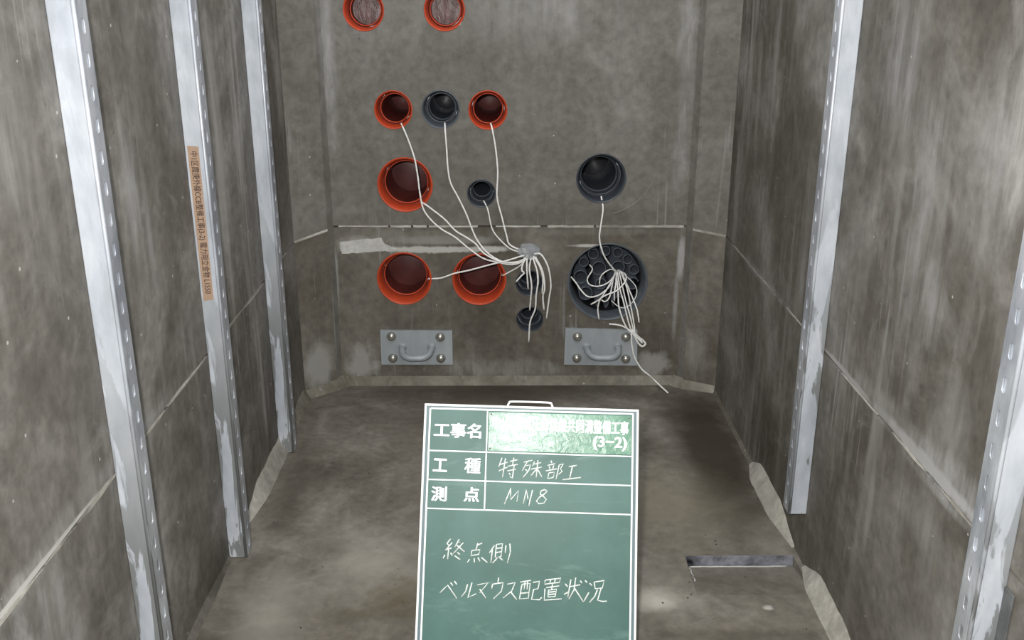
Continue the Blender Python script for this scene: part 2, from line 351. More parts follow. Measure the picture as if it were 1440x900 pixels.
# steel edging in the slot, thin pale mortar lines round its foot
box('steel_edging', sx0+.002, sx1-.001, sy1-.005, sy1-.0005, -sdep+.001, .001, M_steel_d, floor)
tubes('mortar_line', [[(sx0+.012+(sx1-sx0-.03)*t, sy1-.011+random.uniform(-.001, .001), -sdep+.0035) for t in [i/14 for i in range(15)]]], .0022, M_mortar_w, floor, 5, 1, True)
tubes('mortar_line', [[(sx0+.009+random.uniform(-.002, .002), sy1-.012-.085*t, -sdep*(1-.55*t)+.003) for t in [i/8 for i in range(9)]]], .0022, M_mortar_w, floor, 5, 1, True)
# grit lying about
V, Fc = [], []
for px, py, r in [(992, 753, 3), (1006, 761, 4), (1007, 766, 3), (969, 819, 3), (972, 836, 3.5), (967, 841, 3.5), (1048, 812, 3), (932, 848, 4), (500, 645, 2.5), (519, 666, 3.5), (450, 690, 2.5), (385, 735, 3.5),
                  (427, 763, 2.5), (454, 797, 2.5), (423, 883, 3), (1134, 885, 3), (1024, 829, 2), (530, 770, 2.2), (560, 800, 2), (547, 835, 2.4), (572, 812, 2), (566, 846, 2.6), (540, 858, 2), (576, 782, 1.8), (555, 822, 1.8)]:
    p = on_z(px, py); r = r*.00075; b = len(V)
    V += [p+Vector((r, 0, .0002)), p+Vector((0, r, .0002)), p+Vector((-r, 0, .0002)), p+Vector((0, -r, .0002)), p+Vector((0, 0, r*1.1))]
    Fc += [(b, b+1, b+4), (b+1, b+2, b+4), (b+2, b+3, b+4), (b+3, b, b+4)]
g = mesh_obj('grit', V, Fc, M_grit); g['kind'] = 'stuff'; tag(g, 'dark grit specks scattered over the wet concrete floor', 'grit')

# ---------------------------------------------------------------- side walls: a lower and an upper precast panel with a joint between
GAP = .0035
def side_wall(name, X, sgn, yend, zf, zb, mat_hi, mat_lo):
    """sgn: +1 when the wall's body lies at +x"""
    w_ = structure(box(name, *(sorted((X+sgn*.012, X+sgn*.13))), -1.0, yend+.06, 0, HW, M_dark))
    y0, y1 = -1.0, yend
    zz = lambda y: zf + (zb-zf)*max(0, (y-1.1)/(yend-1.1)) if y > 1.1 else zf
    for nm, lo, hi, m in (('concrete_panel', 0, 1, mat_lo), ('concrete_panel', 1, 2, mat_hi)):
        pts = []
        Y = [y0, 1.1, y1]
        if lo == 0: outline = [(y0, 0)] + [(y1, 0)] + [(y, zz(y)-GAP) for y in reversed(Y)]
        else: outline = [(y, zz(y)+GAP) for y in Y] + [(y1, HW), (y0, HW)]
        prism(nm, [(X, y, z) for y, z in outline], (sgn, 0, 0), 0, .0119, m, w_)
    return w_, zz
yL, yR = 3.19, 3.235
wl, zzL = side_wall('wall_left', XL, -1, yL, .548, .571, M_side_l, M_side_l)
wr, zzR = side_wall('wall_right', XR, 1, yR, .566, .578, M_side_r, M_side_r)
structure(box('wall_back', XL-.13, XR+.13, -1.12, -1.0, 0, HW, M_side_l))
# joint filler: broken pale ribbons along the groove with smears above and below
def filler(X, sgn, zz, spans, parent, seed, smear):
    rr = random.Random(seed)
    for (a, b, hw) in spans:
        n = max(4, int((b-a)/.03)); top, bot = [], []
        for i in range(n+1):
            y = a+(b-a)*i/n; e = math.sin(math.pi*i/n)**.3 if 0 < i < n else .15
            top.append((X, y, zz(y)+hw*e*rr.uniform(.5, 1.2))); bot.append((X, y, zz(y)-hw*e*rr.uniform(.5, 1.2)))
        prism('joint_filler', top+bot[::-1], (-sgn, 0, 0), -.004, .0012, M_joint, parent)
        prism('mortar_smear', top+bot[::-1], (-sgn, 0, 0), -.001, .0006, M_smear, parent)
M_smear = concrete('mortar_smear', C(104, 101, 94), C(124, 121, 115), C(150, 149, 145), .5, 11, .85)
filler(XL, -1, zzL, [(1.02, 1.28, .004), (1.30, 1.40, .003), (1.42, 1.62, .005), (1.70, 1.86, .004), (1.88, 2.16, .003), (2.25, 2.50, .004), (2.52, 2.72, .003), (2.98, 3.06, .003)], wl, 3,
       [(1.0, 1.22, .05, .03), (1.24, 1.58, .035, .012), (1.72, 1.95, .03, .012)])
filler(XR, 1, zzR, [(1.32, 1.5, .003), (1.56, 1.72, .0035), (1.80, 2.02, .003), (2.30, 2.48, .003), (2.62, 2.76, .003), (2.9, 3.12, .003)], wr, 4,
       [(1.30, 1.62, .045, .022), (1.60, 1.85, .03, .02), (1.85, 2.12, .022, .012), (2.3, 2.6, .02, .01), (2.6, 3.1, .012, .008)])
# mortar cove along the foot of the side walls
def cove(name, X, sgn, y0, y1, hf, parent, seed, mat):
    rr = random.Random(seed); n = int((y1-y0)/.03); A, B, Cc = [], [], []
    for i in range(n+1):
        y = y0+(y1-y0)*i/n; h = hf(y)
        A.append(Vector((X+sgn*.002, y, h*rr.uniform(.93, 1.07)))); B.append(Vector((X-sgn*(h*.42*rr.uniform(.97, 1.03)+.004), y, -.001))); Cc.append(Vector((X+sgn*.004, y, -.003)))
    V = A+B+Cc; m = n+1; Fc = []
    for i in range(n):
        Fc += [(i, i+1, m+i+1, m+i), (m+i, m+i+1, 2*m+i+1, 2*m+i), (i, 2*m+i, 2*m+i+1, i+1)]
    Fc += [(0, m, 2*m), (n, 2*m+n, m+n)]
    return mesh_obj(name, V, Fc, mat, parent)
def bumpf(y, segs, base=.012):
    h = base
    for a, b, v in segs:
        if a < y < b: h = max(h, base + (v-base)*min(1, (y-a)/.16, (b-y)/.10))
    return h
cove('mortar_cove', XL, -1, .3, 2.34, lambda y: bumpf(y, [(1.3, 2.1, .022)]), wl, 1, M_side_l)
cove('mortar_cove', XL, -1, 2.33, 2.93, lambda y: bumpf(y, [(2.33, 2.93, .058)]), wl, 5, M_mortar)
cove('mortar_cove', XL, -1, 2.92, 3.19, lambda y: bumpf(y, [(2.9, 3.25, .05)]), wl, 2, M_cove)
cove('mortar_cove', XR, 1, .3, 1.70, lambda y: .02, wr, 3, M_side_r)
cove('mortar_cove', XR, 1, 1.66, 2.12, lambda y: bumpf(y, [(1.66, 2.12, .055)], .008), wr, 7, M_mortar)
cove('mortar_cove', XR, 1, 2.21, 2.68, lambda y: bumpf(y, [(2.21, 2.68, .06)], .008), wr, 8, M_mortar)
cove('mortar_cove', XR, 1, 2.67, 3.235, lambda y: .014, wr, 9, M_low)

# ---------------------------------------------------------------- corner splays
def splay(name, A, B, zA, zB, mhi, mlo, Cp):
    """vertical slabs from A (side wall) to B, then a narrow flank B to Cp (end wall); A.. are (x, y)"""
    t = empty(name); structure(t)
    out = Vector((B[0]-A[0], B[1]-A[1], 0)); nrm = Vector((out.y, -out.x, 0)).normalized()
    if nrm.y < 0: nrm = -nrm
    P = lambda q, z: Vector((q[0], q[1], z))
    prism('concrete_panel', [P(A, 0), P(B, 0), P(B, zB-GAP), P(A, zA-GAP)], nrm, 0, .04, mlo, t)
    prism('concrete_panel', [P(A, zA+GAP), P(B, zB+GAP), P(B, HW), P(A, HW)], nrm, 0, .04, mhi, t)
    prism('joint_filler', [P(A, zA-.004), P(B, zB-.005), P(B, zB+.003), P(A, zA+.004)], nrm, -.001, .02, M_joint, t)
    n2 = Vector((Cp[1]-B[1], -(Cp[0]-B[0]), 0)).normalized()
    if n2.y < 0: n2 = -n2
    prism('recess_edge', [P(B, 0), P(Cp, 0), P(Cp, HW), P(B, HW)], n2, 0, .02, mhi, t)
    return t
ZE = .595
spl = splay('trim_1', (XL, yL), (-.612, 3.278), .571, ZE-.003, M_end, M_low, (-.597, D))
spr = splay('trim_2', (XR, yR), (.648, 3.278), .578, ZE-.003, M_end, M_low, (.632, D))
# mortar cove along splays and end wall
def cove_path(name, P, hf, wd, parent, mat, seed):
    rr = random.Random(seed); A, B, Cc = [], [], []
    Q = []
    for (a, b) in zip(P[:-1], P[1:]):
        a, b = Vector((*a, 0)), Vector((*b, 0)); n = max(2, int((b-a).length/.03))
        Q += [a+(b-a)*(i/n) for i in range(n)]
    Q.append(Vector((*P[-1], 0)))
    cen = Vector((0, 2.2, 0))
    for i, q in enumerate(Q):
        t = (Q[min(i+1, len(Q)-1)]-Q[max(i-1, 0)]).normalized(); nn = Vector((t.y, -t.x, 0))
        if nn.dot(cen-q) < 0: nn = -nn
        A.append(q - nn*.003 + Vector((0, 0, hf*rr.uniform(.97, 1.03)))); B.append(q+nn*wd*rr.uniform(.98, 1.02)+Vector((0, 0, -.001))); Cc.append(q-nn*.006+Vector((0, 0, -.003)))
    n = len(Q)-1; m = n+1; V = A+B+Cc; Fc = []
    for i in range(n): Fc += [(i, i+1, m+i+1, m+i), (m+i, m+i+1, 2*m+i+1, 2*m+i), (i, 2*m+i, 2*m+i+1, i+1)]
    Fc += [(0, m, 2*m), (n, 2*m+n, m+n)]
    return mesh_obj(name, V, Fc, mat, parent)

# ---------------------------------------------------------------- end wall
we = structure(empty('wall_end', (0, D, 0))); we.location = (0, 0, 0)
PX = D/ray(720, 300).y/FPX   # metres per pixel at the wall (approx.)
def wall_pt(x, y): p = on_y(x, y, D); return (p.x, p.z)
def rad(cx, cy, wpx): a, b = wall_pt(cx-wpx/2, cy), wall_pt(cx+wpx/2, cy); return (b[0]-a[0])/2
PIPES = [ # x, y, width px, body, inner, kind, label
 (511, 14, 58, 'red', 'red bell-mouth pipe at the very top left, closed by a pinkish film'),
 (625, 14, 58, 'red', 'red bell-mouth pipe at the top, right of the other film-covered one'),
 (553, 154.5, 54, 'red', 'small red bell-mouth pipe, left end of the row of three'),
 (619.5, 154, 54, 'grey', 'grey bell-mouth pipe between two small red ones'),
 (686, 155, 55, 'red', 'small red bell-mouth pipe, right end of the row of three'),
 (569.5, 260, 78, 'red', 'large red bell-mouth pipe alone above the wall joint'),
 (677, 272, 40, 'black', 'small dark pipe mouth above the wall joint'),
 (845.5, 251, 70, 'black', 'large dark pipe mouth on the right above the cable duct'),
 (568.5, 392, 77, 'red', 'large red bell-mouth pipe above the left anchor plate'),
 (674, 393, 76, 'red', 'large red bell-mouth pipe below the joint, right of its twin'),
 (744, 398, 38, 'black', 'small dark pipe mouth behind the hanging cord ends'),
 (745, 449, 38, 'black', 'lowest small dark pipe mouth, under the hanging cord ends'),
 (743.5, 357, 26, 'black', 'small pipe mouth just below the joint where the cords gather')]
BIG = (854.5, 397, 113)
hi_h, lo_h = [], []
for (x, y, wd, kind, lab) in PIPES:
    c = wall_pt(x, y); r = rad(x, y, wd); (hi_h if c[1] > ZE else lo_h).append(circ(c, r+.0005))
cB = wall_pt(BIG[0], BIG[1]); rB = rad(*BIG); lo_h.append(circ(cB, rB+.0005, 72))
x0, x1 = -.62, .66
plate_with_holes('concrete_panel', [(x0, -.02), (x1, -.02), (x1, ZE-GAP), (x0, ZE-GAP)], lo_h, D, .14, M_low, we)
plate_with_holes('concrete_panel', [(x0, ZE+GAP), (x1, ZE+GAP), (x1, HW), (x0, HW)], hi_h, D, .14, M_end, we)
box('joint_backing', x0, x1, D+.008, D+.1, ZE-.01, ZE+.01, M_dark, we)
# joint line, broken up, and the white mortar left along it
def wall_poly(name, px, t, mat, parent=we, back=.001):
    prism(name, [on_y(x, y, D) for x, y in px], (0, -1, 0), -back, t, mat, parent)
for a, b, h in [(476, 546, 1.2), (549, 578, 2), (581, 600, 2.6), (603, 672, 1.6), (697, 760, 1.4), (770, 835, 2.2), (838, 962, 2.6)]:
    n = max(3, int((b-a)/7)); rr = random.Random(a)
    top = [(a+(b-a)*i/n, 318.0-h*rr.uniform(.3, .8)) for i in range(n+1)]; bot = [(a+(b-a)*i/n, 318.6+h*rr.uniform(.3, .8)) for i in range(n+1)]
    wall_poly('joint_filler', top+bot[::-1], .0012, M_joint, back=.006)
wall_poly('white_mortar_patch', rough_line((478, 340), (536, 334.5), 12, .8, 21)+[(538, 338), (541, 343), (546, 345)]+rough_line((549, 347), (560, 351), 3, .6, 22)+rough_line((546, 353), (480, 357), 12, .9, 23)+[(478.5, 350)], .0012, M_mortar_w)
# foot of the recess: cove round the three faces
cove_path('mortar_cove', [(-.585, D), (.612, D)], -.0+.040, .014, we, M_cove, 3)
cove_path('mortar_cove', [(XL, yL+.004), (-.612, 3.278), (-.588, D-.004)], .040, .020, spl, M_cove, 4)
cove_path('mortar_cove', [(.614, D-.004), (.648, 3.278), (XR, yR+.004)], .036, .018, spr, M_cove, 6)
# patch of light mortar on the left splay's foot
def splay_poly(name, A, B, px, t, mat, parent):
    a, b = Vector((*A, 0)), Vector((*B, 0)); d = (b-a).normalized(); n = Vector((d.y, -d.x, 0))
    if n.y > 0: n = -n
    P = []
    for x, y in px:
        r = ray(x, y); k = (a-CAM).dot(n)/r.dot(n); P.append(CAM+r*k)
    prism(name, P, n, -.001, t, mat, parent)
# curved scratch line
tubes('pale_arc_line', [[on_y(x, y, D-.0004) for x, y in [(861, 300), (872, 297), (886, 290), (900, 280), (910, 268), (920, 252), (925, 240)]]], .0012, M_smear, we, 5)

# ---------------------------------------------------------------- pipes
def pipe(x, y, wd, kind, lab):
    cx, cz = wall_pt(x, y); r = rad(x, y, wd)
    t = empty('bell_mouth_pipe', (cx, D, cz))
    small = wd < 45
    outer = {'red': M_red, 'grey': M_grey, 'black': M_black}[kind]; inn = {'red': M_red_shade, 'grey': M_black, 'black': M_black}[kind]
    tag(t, lab, 'pipe')
    q = .84 if not small else .82; dep = .05 if not small else .035
    ri = r*q
    prof = [(r, .03), (r, -.001), (r-.002, -.002)]
    for i in range(1, 9):
        a = i/8*math.pi/2; prof.append((ri+(r-.002-ri)*(1-math.sin(a))**1.15, -.002+(dep+.002)*(1-math.cos(a))**.8))
    prof += [(ri, dep+.03)]
    lathe('bell', prof, outer, t)
    rj = ri-.0045
    lathe('pipe_bore', [(ri-.0005, dep+.010), (ri-.003, dep+.006), (rj, dep+.006), (rj-.002, dep+.009), (rj-.002, .62)], inn, t)
    lathe('pipe_lip', [(rj+.0016, dep+.007), (rj+.0008, dep+.003), (rj-.002, dep+.003), (rj-.003, dep+.009)], outer, t)
    if y < 60: disc('film', rj-.002, .10, M_film, t, bulge=.002)
    else: disc('plug', rj-.002, {568.5: .17, 674: .17, 569.5: .26}.get(x, .4), M_maroon_d if kind == 'red' else M_inner, t, bulge=.01)
    if kind != 'red':
        lathe('bore_ring', [(rj-.0022, .10), (rj-.006, .103), (rj-.006, .107), (rj-.0022, .11)], M_cond, t)
    return t
for a in PIPES: pipe(*a)
# the large duct and its bundle of conduits
t = tag(empty('cable_duct', (cB[0], D, cB[1])), 'very large round dark duct mouth packed with small conduits', 'pipe')
prof = [(rB, .03), (rB, -.001), (rB-.003, -.001)]
for i in range(1, 9): prof.append((rB-.003-.016*(i/8)**.6, -.003+.075*(i/8)))
prof += [(rB-.019, .45)]
lathe('bell', prof, M_grey, t, 72); lathe('duct_bore', [(rB-.0195, .055), (rB-.0195, .5)], M_inner, t, 72); disc('end_plate', rB-.02, .46, M_inner, t, 64)
CON = [(258, 130, 62, "grey conduit at eleven o'clock in the large duct"), (385, 98, 58, 'conduit at twelve, topmost in the large duct, behind the single cord'), (515, 115, 58, "grey conduit just right of the topmost, at one o'clock in the large duct"),
       (620, 185, 58, "grey conduit at two o'clock near the rim of the large duct"), (688, 293, 60, "grey conduit at three o'clock near the rim of the large duct"), (158, 215, 56, "small conduit at ten o'clock in the large duct"),
       (318, 282, 82, 'wide conduit left of the cord knot inside the large duct'), (125, 372, 80, "wide conduit at nine o'clock, against the left rim of the large duct"), (178, 545, 80, "wide conduit at eight o'clock in the large duct"),
       (350, 640, 78, 'wide conduit low in the large duct at half past six'), (520, 270, 76, 'conduit behind the point where the cords come out of the large duct'), (672, 440, 72, "conduit at four o'clock in the large duct"),
       (338, 445, 66, 'conduit at the centre of the large duct, under the looping cords'), (520, 640, 74, "conduit at half past five, low behind the hanging cords"), (490, 440, 62, 'conduit hidden behind the fan of cords in the large duct')]
for (a, b, r, lab) in CON:
    off = .088; p = on_y(800+a/7.5, 340+b/7.5, D+off); rr_ = r/7.5*2.37e-3*1.02
    c = tag(empty('conduit', p), lab, 'conduit', 'conduits inside the large duct')
    lathe('tube', [(rr_, .30), (rr_, .001), (rr_-.001, 0), (rr_-.003, 0), (rr_-.0035, .001), (rr_-.0035, .30)], M_cond, c, 32)
    disc('back', rr_-.0036, .25, M_inner, c, 24)

# ---------------------------------------------------------------- anchor plates
def anchor(cor, bolts, hd, lab):
    P = [on_y(x, y, D) for x, y in cor]; base = sum(P, Vector())/4
    t = tag(empty('anchor_plate', (base.x, D, min(p.z for p in P))), lab, 'anchor plate')
    o = t.location
    bp_ = prism('base_plate', [p-o for p in P], (0, -1, 0), 0, .009, M_plate, t)
    for x, y, m in bolts:
        p = on_y(x, y, D-.009)-o; pr = []
        b_ = lathe('bolt', [(.0175, 0), (.0175, -.002), (.0165, -.004)] + [(.0165*math.cos(k*math.pi/14), -.004-.0125*math.sin(k*math.pi/14)) for k in range(1, 7)] + [(.0001, -.0166)], M_bolt, t, 24)
        b_.location = p
    (xa, ya), (xb, yb), (xc, yc) = hd
    a, b = on_y(xa, ya, D-.009)-o, on_y(xb, yb, D-.009)-o; c = on_y(xc, yc, D-.085)-o
    mid = (a.x+b.x)/2; hw = (b.x-a.x)/2; L = []
    for k in range(17):
        th = math.pi*k/16; L.append(Vector((mid-hw*math.copysign(abs(math.cos(th))**.62, math.cos(th)), a.y+.006+(c.y-a.y-.006)*math.sin(th)**.62, a.z+(c.z-a.z)*math.sin(th)**1.0)))
    tubes('handle', [L], .0115, M_plate, t, 14, 3)
    for q in (a, b):
        lathe('weld_collar', [(.016, .001), (.0145, -.005), (.0105, -.009)], M_plate, t, 20).location = q
anchor([(535, 463.5), (636, 464), (637, 511.5), (537, 511.5)], [(550.5, 473, 0), (619, 474, 0), (552.5, 503.5, 0), (620, 503.5, 0)], [(566, 488), (607, 488), (586, 504)], 'grey galvanised anchor plate with a U handle, under the red pipes')
anchor([(795, 460.5), (896, 463), (895.5, 513), (793, 511.5)], [(812, 473.5, 0), (880, 474, 0), (811, 503.5, 0), (880, 504.5, 0)], [(825, 488), (869, 487.5), (848, 503.5)], 'grey galvanised anchor plate with a U handle, under the large cable duct')

# ---------------------------------------------------------------- channel rails
def rail(X, sgn, y, z0, lab, dw=.045, pr=.046, flange=False):
    """sgn +1: fixed to the wall at +x. y: the camera-facing side"""
    t = tag(empty('channel_rail', (X, y+dw/2, z0)), lab, 'rail', 'galvanised channel rails on the side walls')
    o = t.location; z1 = 1.90
    xa, xb = sorted((X-sgn*.0003, X-sgn*(pr-.0028)))
    me = box('rail_body', xa-o.x, xb-o.x, -dw/2, dw/2, 0, z1-z0, M_rail, t, .0018, 2)
    # slotted front strip
    holes = []; z = .03
    rr = random.Random(int(y*1000))
    while z < z1-z0-.03:
        L = .0125; w2 = .0062; c = (rr.uniform(-.002, .002), z)
        holes.append([(c[0]+w2*math.cos(a), c[1]+(L-w2)*(1 if math.sin(a) > 0 else -1)+w2*math.sin(a)) for a in [2*math.pi*(i+.5)/16 for i in range(16)]])
        z += .052
    fp = plate_with_holes('slotted_face', [(-dw/2+.001, .001), (dw/2-.001, .001), (dw/2-.001, z1-z0-.001), (-dw/2+.001, z1-z0-.001)], holes, 0, .0028, M_slot, t)
    xf = (X-sgn*(pr-.0028))-o.x
    for v in fp.data.vertices:
        u, d, zz = v.co.x, v.co.y, v.co.z
        v.co = Vector((xf-sgn*(.0028-d), u, zz))
    bm = bmesh.new(); bm.from_mesh(fp.data); bmesh.ops.recalc_face_normals(bm, faces=bm.faces); bm.to_mesh(fp.data); bm.free()
    # rounded lip along the near corner
    tubes('corner_lip', [[(xf-sgn*-.0007, -dw/2+.0016, .001), (xf-sgn*-.0007, -dw/2+.0016, z1-z0-.001)]], .0037, M_rail, t, 12, 1)
    if flange:
        box('wall_flange', *sorted((X-o.x-sgn*.0004, X-o.x-sgn*.004)), -dw/2-.026, -dw/2+.001, 0, .54-z0, M_flange, t, .001, 1)
    return t
rail(XL, -1, 1.587, .004, 'wide galvanised channel rail nearest the camera on the left wall')
rail(XL, -1, 2.172, .002, 'galvanised channel rail with the brown paper tape on it')
rail(XL, -1, 2.762, .002, 'galvanised channel rail farthest back on the left wall')
rail(XR, 1, 2.148, .136, 'galvanised channel rail on the right wall ending well above the floor')
rail(XR, 1, 1.25, .10, 'galvanised channel rail cut by the right edge of the picture', flange=True)
# paper tape with its handwriting
ty = 2.172-.0003
q = [on_y(x, y, ty-.0006) for x, y in [(263, 205), (279, 206), (300.5, 421), (286.5, 423)]]
tp = tag(empty('paper_tape', q[3]), 'brown paper tape strip with dark handwriting on a galvanised rail', 'tape')
o = Vector(q[3]); q = [v-o for v in q]
prism('strip', q, (0, -1, 0), .0002, .0006, M_tape, tp)
down = (q[3]-q[0]); wdt = (q[1]-q[0]).length; L = down.length; dn = down.normalized()
text_on('handwriting', '中1区霞庚外線CCB整備工事(3-2) 電力用立金物 L1550', q[0]+dn*.012+(q[1]-q[0]).normalized()*wdt*.10, dn, (1, 0, 0), L-.03, wdt*.78, (0, -.0009, 0), M_ink, tp, .012)

# ---------------------------------------------------------------- cords
CR = .0029
def cord(pts, offs, lab, r=CR, grp=None, extra=None, name='pull_cord'):
    n = len(pts); P = []
    for i, (x, y) in enumerate(pts):
        k = i/(n-1)*(len(offs)-1); j = min(int(k), len(offs)-2); of = offs[j]+(offs[j+1]-offs[j])*(k-j)
        if offs[0] < 0 and offs[0] > -.03 and 0 < i < 5: of = max(of, .0065)
        P.append(on_y(x, y, D-of))
    if extra: P += extra
    o = tubes(name, [P], r, M_cord, None, 7, 6, True)
    return tag(o, lab, 'cord', grp or 'white pull cords hanging from the end wall')
HX, HY = 743, 358
cord([(564, 173.5), (568, 182), (575, 199), (583, 223), (587.5, 248), (590.4, 271), (595, 293), (605, 308), (620.5, 322), (640, 333.6), (660, 350), (679, 363), (696, 368), (719, 372), (734, 368), (HX, HY)], [-.014, .010, .014, .02, .03, .04, .05], 'long white cord from the left small red pipe down to the cord knot')
cord([(592, 284), (599, 288), (611, 297), (626, 309), (640, 324), (655.5, 333.6), (669, 343), (679, 355), (696, 365), (711, 369), (732, 369), (HX, HY)], [-.01, .02, .03, .045, .045], 'white cord from the lone large red pipe to the cord knot')
cord([(625.5, 173), (626, 183), (628, 209), (630, 238), (634, 258), (644, 277), (655.5, 300.5), (663, 320), (671, 337.5), (684, 354), (698, 364), (712, 369), (732, 367), (HX, HY)], [-.014, .012, .012, .02, .04, .05], 'long white cord from the grey pipe down to the cord knot')
cord([(690, 173.5), (692.5, 183), (697, 209), (700, 242), (699, 277), (706, 306), (712, 330), (716, 343), (728, 350), (HX, HY-3)], [-.014, .012, .012, .015, .03], 'white cord from the right small red pipe, straightest of the long ones')
cord([(680, 282), (686, 295), (691.5, 320), (700, 333.6), (718, 350), (738, 356)], [-.02, .01, .01, .03], 'short thin white cord from the small dark pipe above the joint', .0024)
cord([(602, 392), (620, 391), (639, 384.5), (660, 380), (690, 372), (711, 367), (732, 360.6), (HX, HY)], [-.006, .015, .03, .05, .05], 'nearly level white cord from the large red pipe at left to the knot')
cord([(707, 387.5), (719.5, 380.7), (732, 373), (HX, HY+2)], [-.005, .02, .04], 'short white cord from the second large lower red pipe to the knot', .0026)
loose = [([(742, 358), (735, 372), (734, 380), (737, 384), (733, 388), (726, 396)], 'shortest loose cord end, curling left from the knot', [.05, .06, .05]),
 ([(741, 362), (741, 380), (742.7, 406.5)], 'short straight loose cord end over the small dark pipe', [.05, .06, .04]),
 ([(747, 362), (744.5, 378), (747.6, 401), (746.5, 418), (745, 436)], 'thin loose cord end hanging straight to the lowest small pipe', [.05, .05, .02]),
 ([(749, 362), (755, 380), (756.5, 396), (754, 415), (752.5, 435), (745.5, 453), (743.5, 481)], 'longest loose cord end, reaching below the lowest small pipe', [.05, .07, .05, .02]),
 ([(753, 361), (763, 381.5), (766, 404.7), (763.5, 417), (765, 436)], 'loose cord end third from the right of the hanging bunch', [.05, .06, .04]),
 ([(750, 360), (759.5, 376), (763.5, 392), (762.5, 413)], 'loose cord end lying against its neighbour in the hanging bunch', [.05, .055, .04]),
 ([(751, 357), (761, 358), (771, 376), (774.7, 401), (772, 420.7), (768.5, 448)], 'rightmost loose cord end of the bunch, bowed outwards', [.05, .07, .05, .03])]
for p, l, of in loose: cord(p, of, l, .003)
# crumpled clear wrap where the cords gather
hp = on_y(743.5, 353.5, D-.028)
def blob(name, c, rx, ry, rz, amp, mat, lab, cat, seed):
    bm = bmesh.new(); bmesh.ops.create_icosphere(bm, subdivisions=4, radius=1); rr = random.Random(seed)
    ks = [(Vector((rr.gauss(0, 1), rr.gauss(0, 1), rr.gauss(0, 1))).normalized()*rr.uniform(3, 9), rr.uniform(0, 6)) for _ in range(14)]
    for v in bm.verts:
        d = 1+amp*sum(abs(math.sin(k.dot(v.co)+p))-.6 for k, p in ks)/5
        v.co = Vector((v.co.x*rx*d, v.co.y*ry*d, v.co.z*rz*d))
    me = bpy.data.meshes.new(name); bm.to_mesh(me); bm.free(); o = link(name, me, mat); o.location = c
    return tag(o, lab, cat)
blob('plastic_wrap', hp, .036, .028, .026, .32, M_wrap, 'crumpled clear plastic wrap round the knot where white cords gather', 'wrap', 4)
# cords of the large duct
G2 = 'white cords coming out of the large duct'
cord([(845.5, 276), (848, 293), (846, 310), (843, 335), (848, 356), (854.7, 368), (861, 376), (866, 382)], [-.02, .014, .015, .01, -.01, -.03], 'long single cord from the large dark pipe down into the duct', grp=G2)
H2 = (866, 380)
big = [([H2, (858, 379), (849, 384), (844, 391), (843, 400)], 'small cord arc curling left of the knot in the duct', [-.06, -.02, -.03]),
 ([H2, (862, 390), (853, 398.7), (840, 402.7), (829, 400), (826, 392), (833, 379), (829, 372)], 'cord looping left and back up inside the duct', [-.06, .0, -.04, -.07]),
 ([H2, (860, 398), (852, 408), (840, 416), (826.7, 417), (816, 406.7), (811, 399), (803, 389)], 'long cord sweeping to the left rim of the duct', [-.06, .01, .0, -.03, -.04]),
 ([H2, (862, 392), (853.3, 406.7), (844, 420), (831, 428)], 'cord end pointing down left inside the duct', [-.06, .01, -.01]),
 ([(872, 381), (880, 386.7), (878.7, 397), (866.7, 409), (853, 414.7), (844, 421), (840.7, 434.7), (842.4, 449)], 'cord crossing over the others and hanging to the lower rim of the duct', [-.06, .03, .03, .01]),
 ([H2, (869, 409), (870.7, 433), (880, 458.7), (890, 470)], 'leftmost cord of the skein hanging over the duct rim', [-.06, .01, .03, .03]),
 ([(868, 380), (872, 406.7), (877, 425), (885, 457), (891, 470)], 'second cord from the left of the skein over the duct rim', [-.06, .02, .035, .035]),
 ([(870, 379), (880, 422.7), (886.7, 446.7), (892, 470)], 'middle cord of the skein over the duct rim', [-.06, .03, .03]),
 ([(872, 380), (880, 400), (885, 420), (892, 458.7), (892, 471)], 'fourth cord from the left of the skein over the duct rim', [-.06, .015, .02, .03]),
 ([(874, 382), (886.7, 412), (894.7, 432), (897, 441), (898.7, 453.3)], 'right loose cord end hanging over the rim of the duct', [-.06, .01, .02]),
 ([(876, 384), (893, 401), (895, 414.7), (886.7, 428), (876, 433), (866.7, 429), (860, 422.7)], 'thin yellowish cord looping low in the duct', [-.06, -.03, -.04]),
 ([(865, 382), (861, 400), (857, 418), (851, 424), (846, 422)], 'short cord end curling under the knot in the duct', [-.06, .0, -.01]),
 ([(867, 382), (866, 398), (864, 412), (864, 423)], 'short straight cord end under the knot in the duct', [-.06, .0, -.01])]
for p, l, of in big: cord(p, of, l, [.0024, .0028, .0026][len(l) % 3] if 'thin' not in l else .0018, G2)
# tied tail below: strand to the left, folded loop, and the tail down to the floor
cord([(856.5, 455.5), (868, 456.7), (878, 459.8), (892, 469)], [.01, .02, .035], 'short frayed cord end above the right anchor plate', .003, G2)
cord([(888, 464), (897, 473), (905, 479.5), (907.5, 484), (903, 487), (898, 483), (893, 474), (889, 467)], [.035, .03, .03, .035], 'folded loop of cord at the tie beside the right anchor plate', .0038, G2)
cord([(890, 466), (899, 475), (903, 482), (900, 479), (891, 470)], [.045, .04, .045], 'inner folded loop of cord at the tie beside the right anchor plate', .003, G2)
cord([(888, 466), (888, 474), (889, 486.7), (892.6, 502.6), (902, 518.5)], [.035, .035, .03], 'cord tail running down past the right anchor plate to the floor', .003, G2, [Vector(on_y(912, 527, D-.035)), Vector(on_z(920.7, 535, .022)), Vector(on_z(930, 544, .012)), Vector(on_z(939.6, 552.7, .006))])

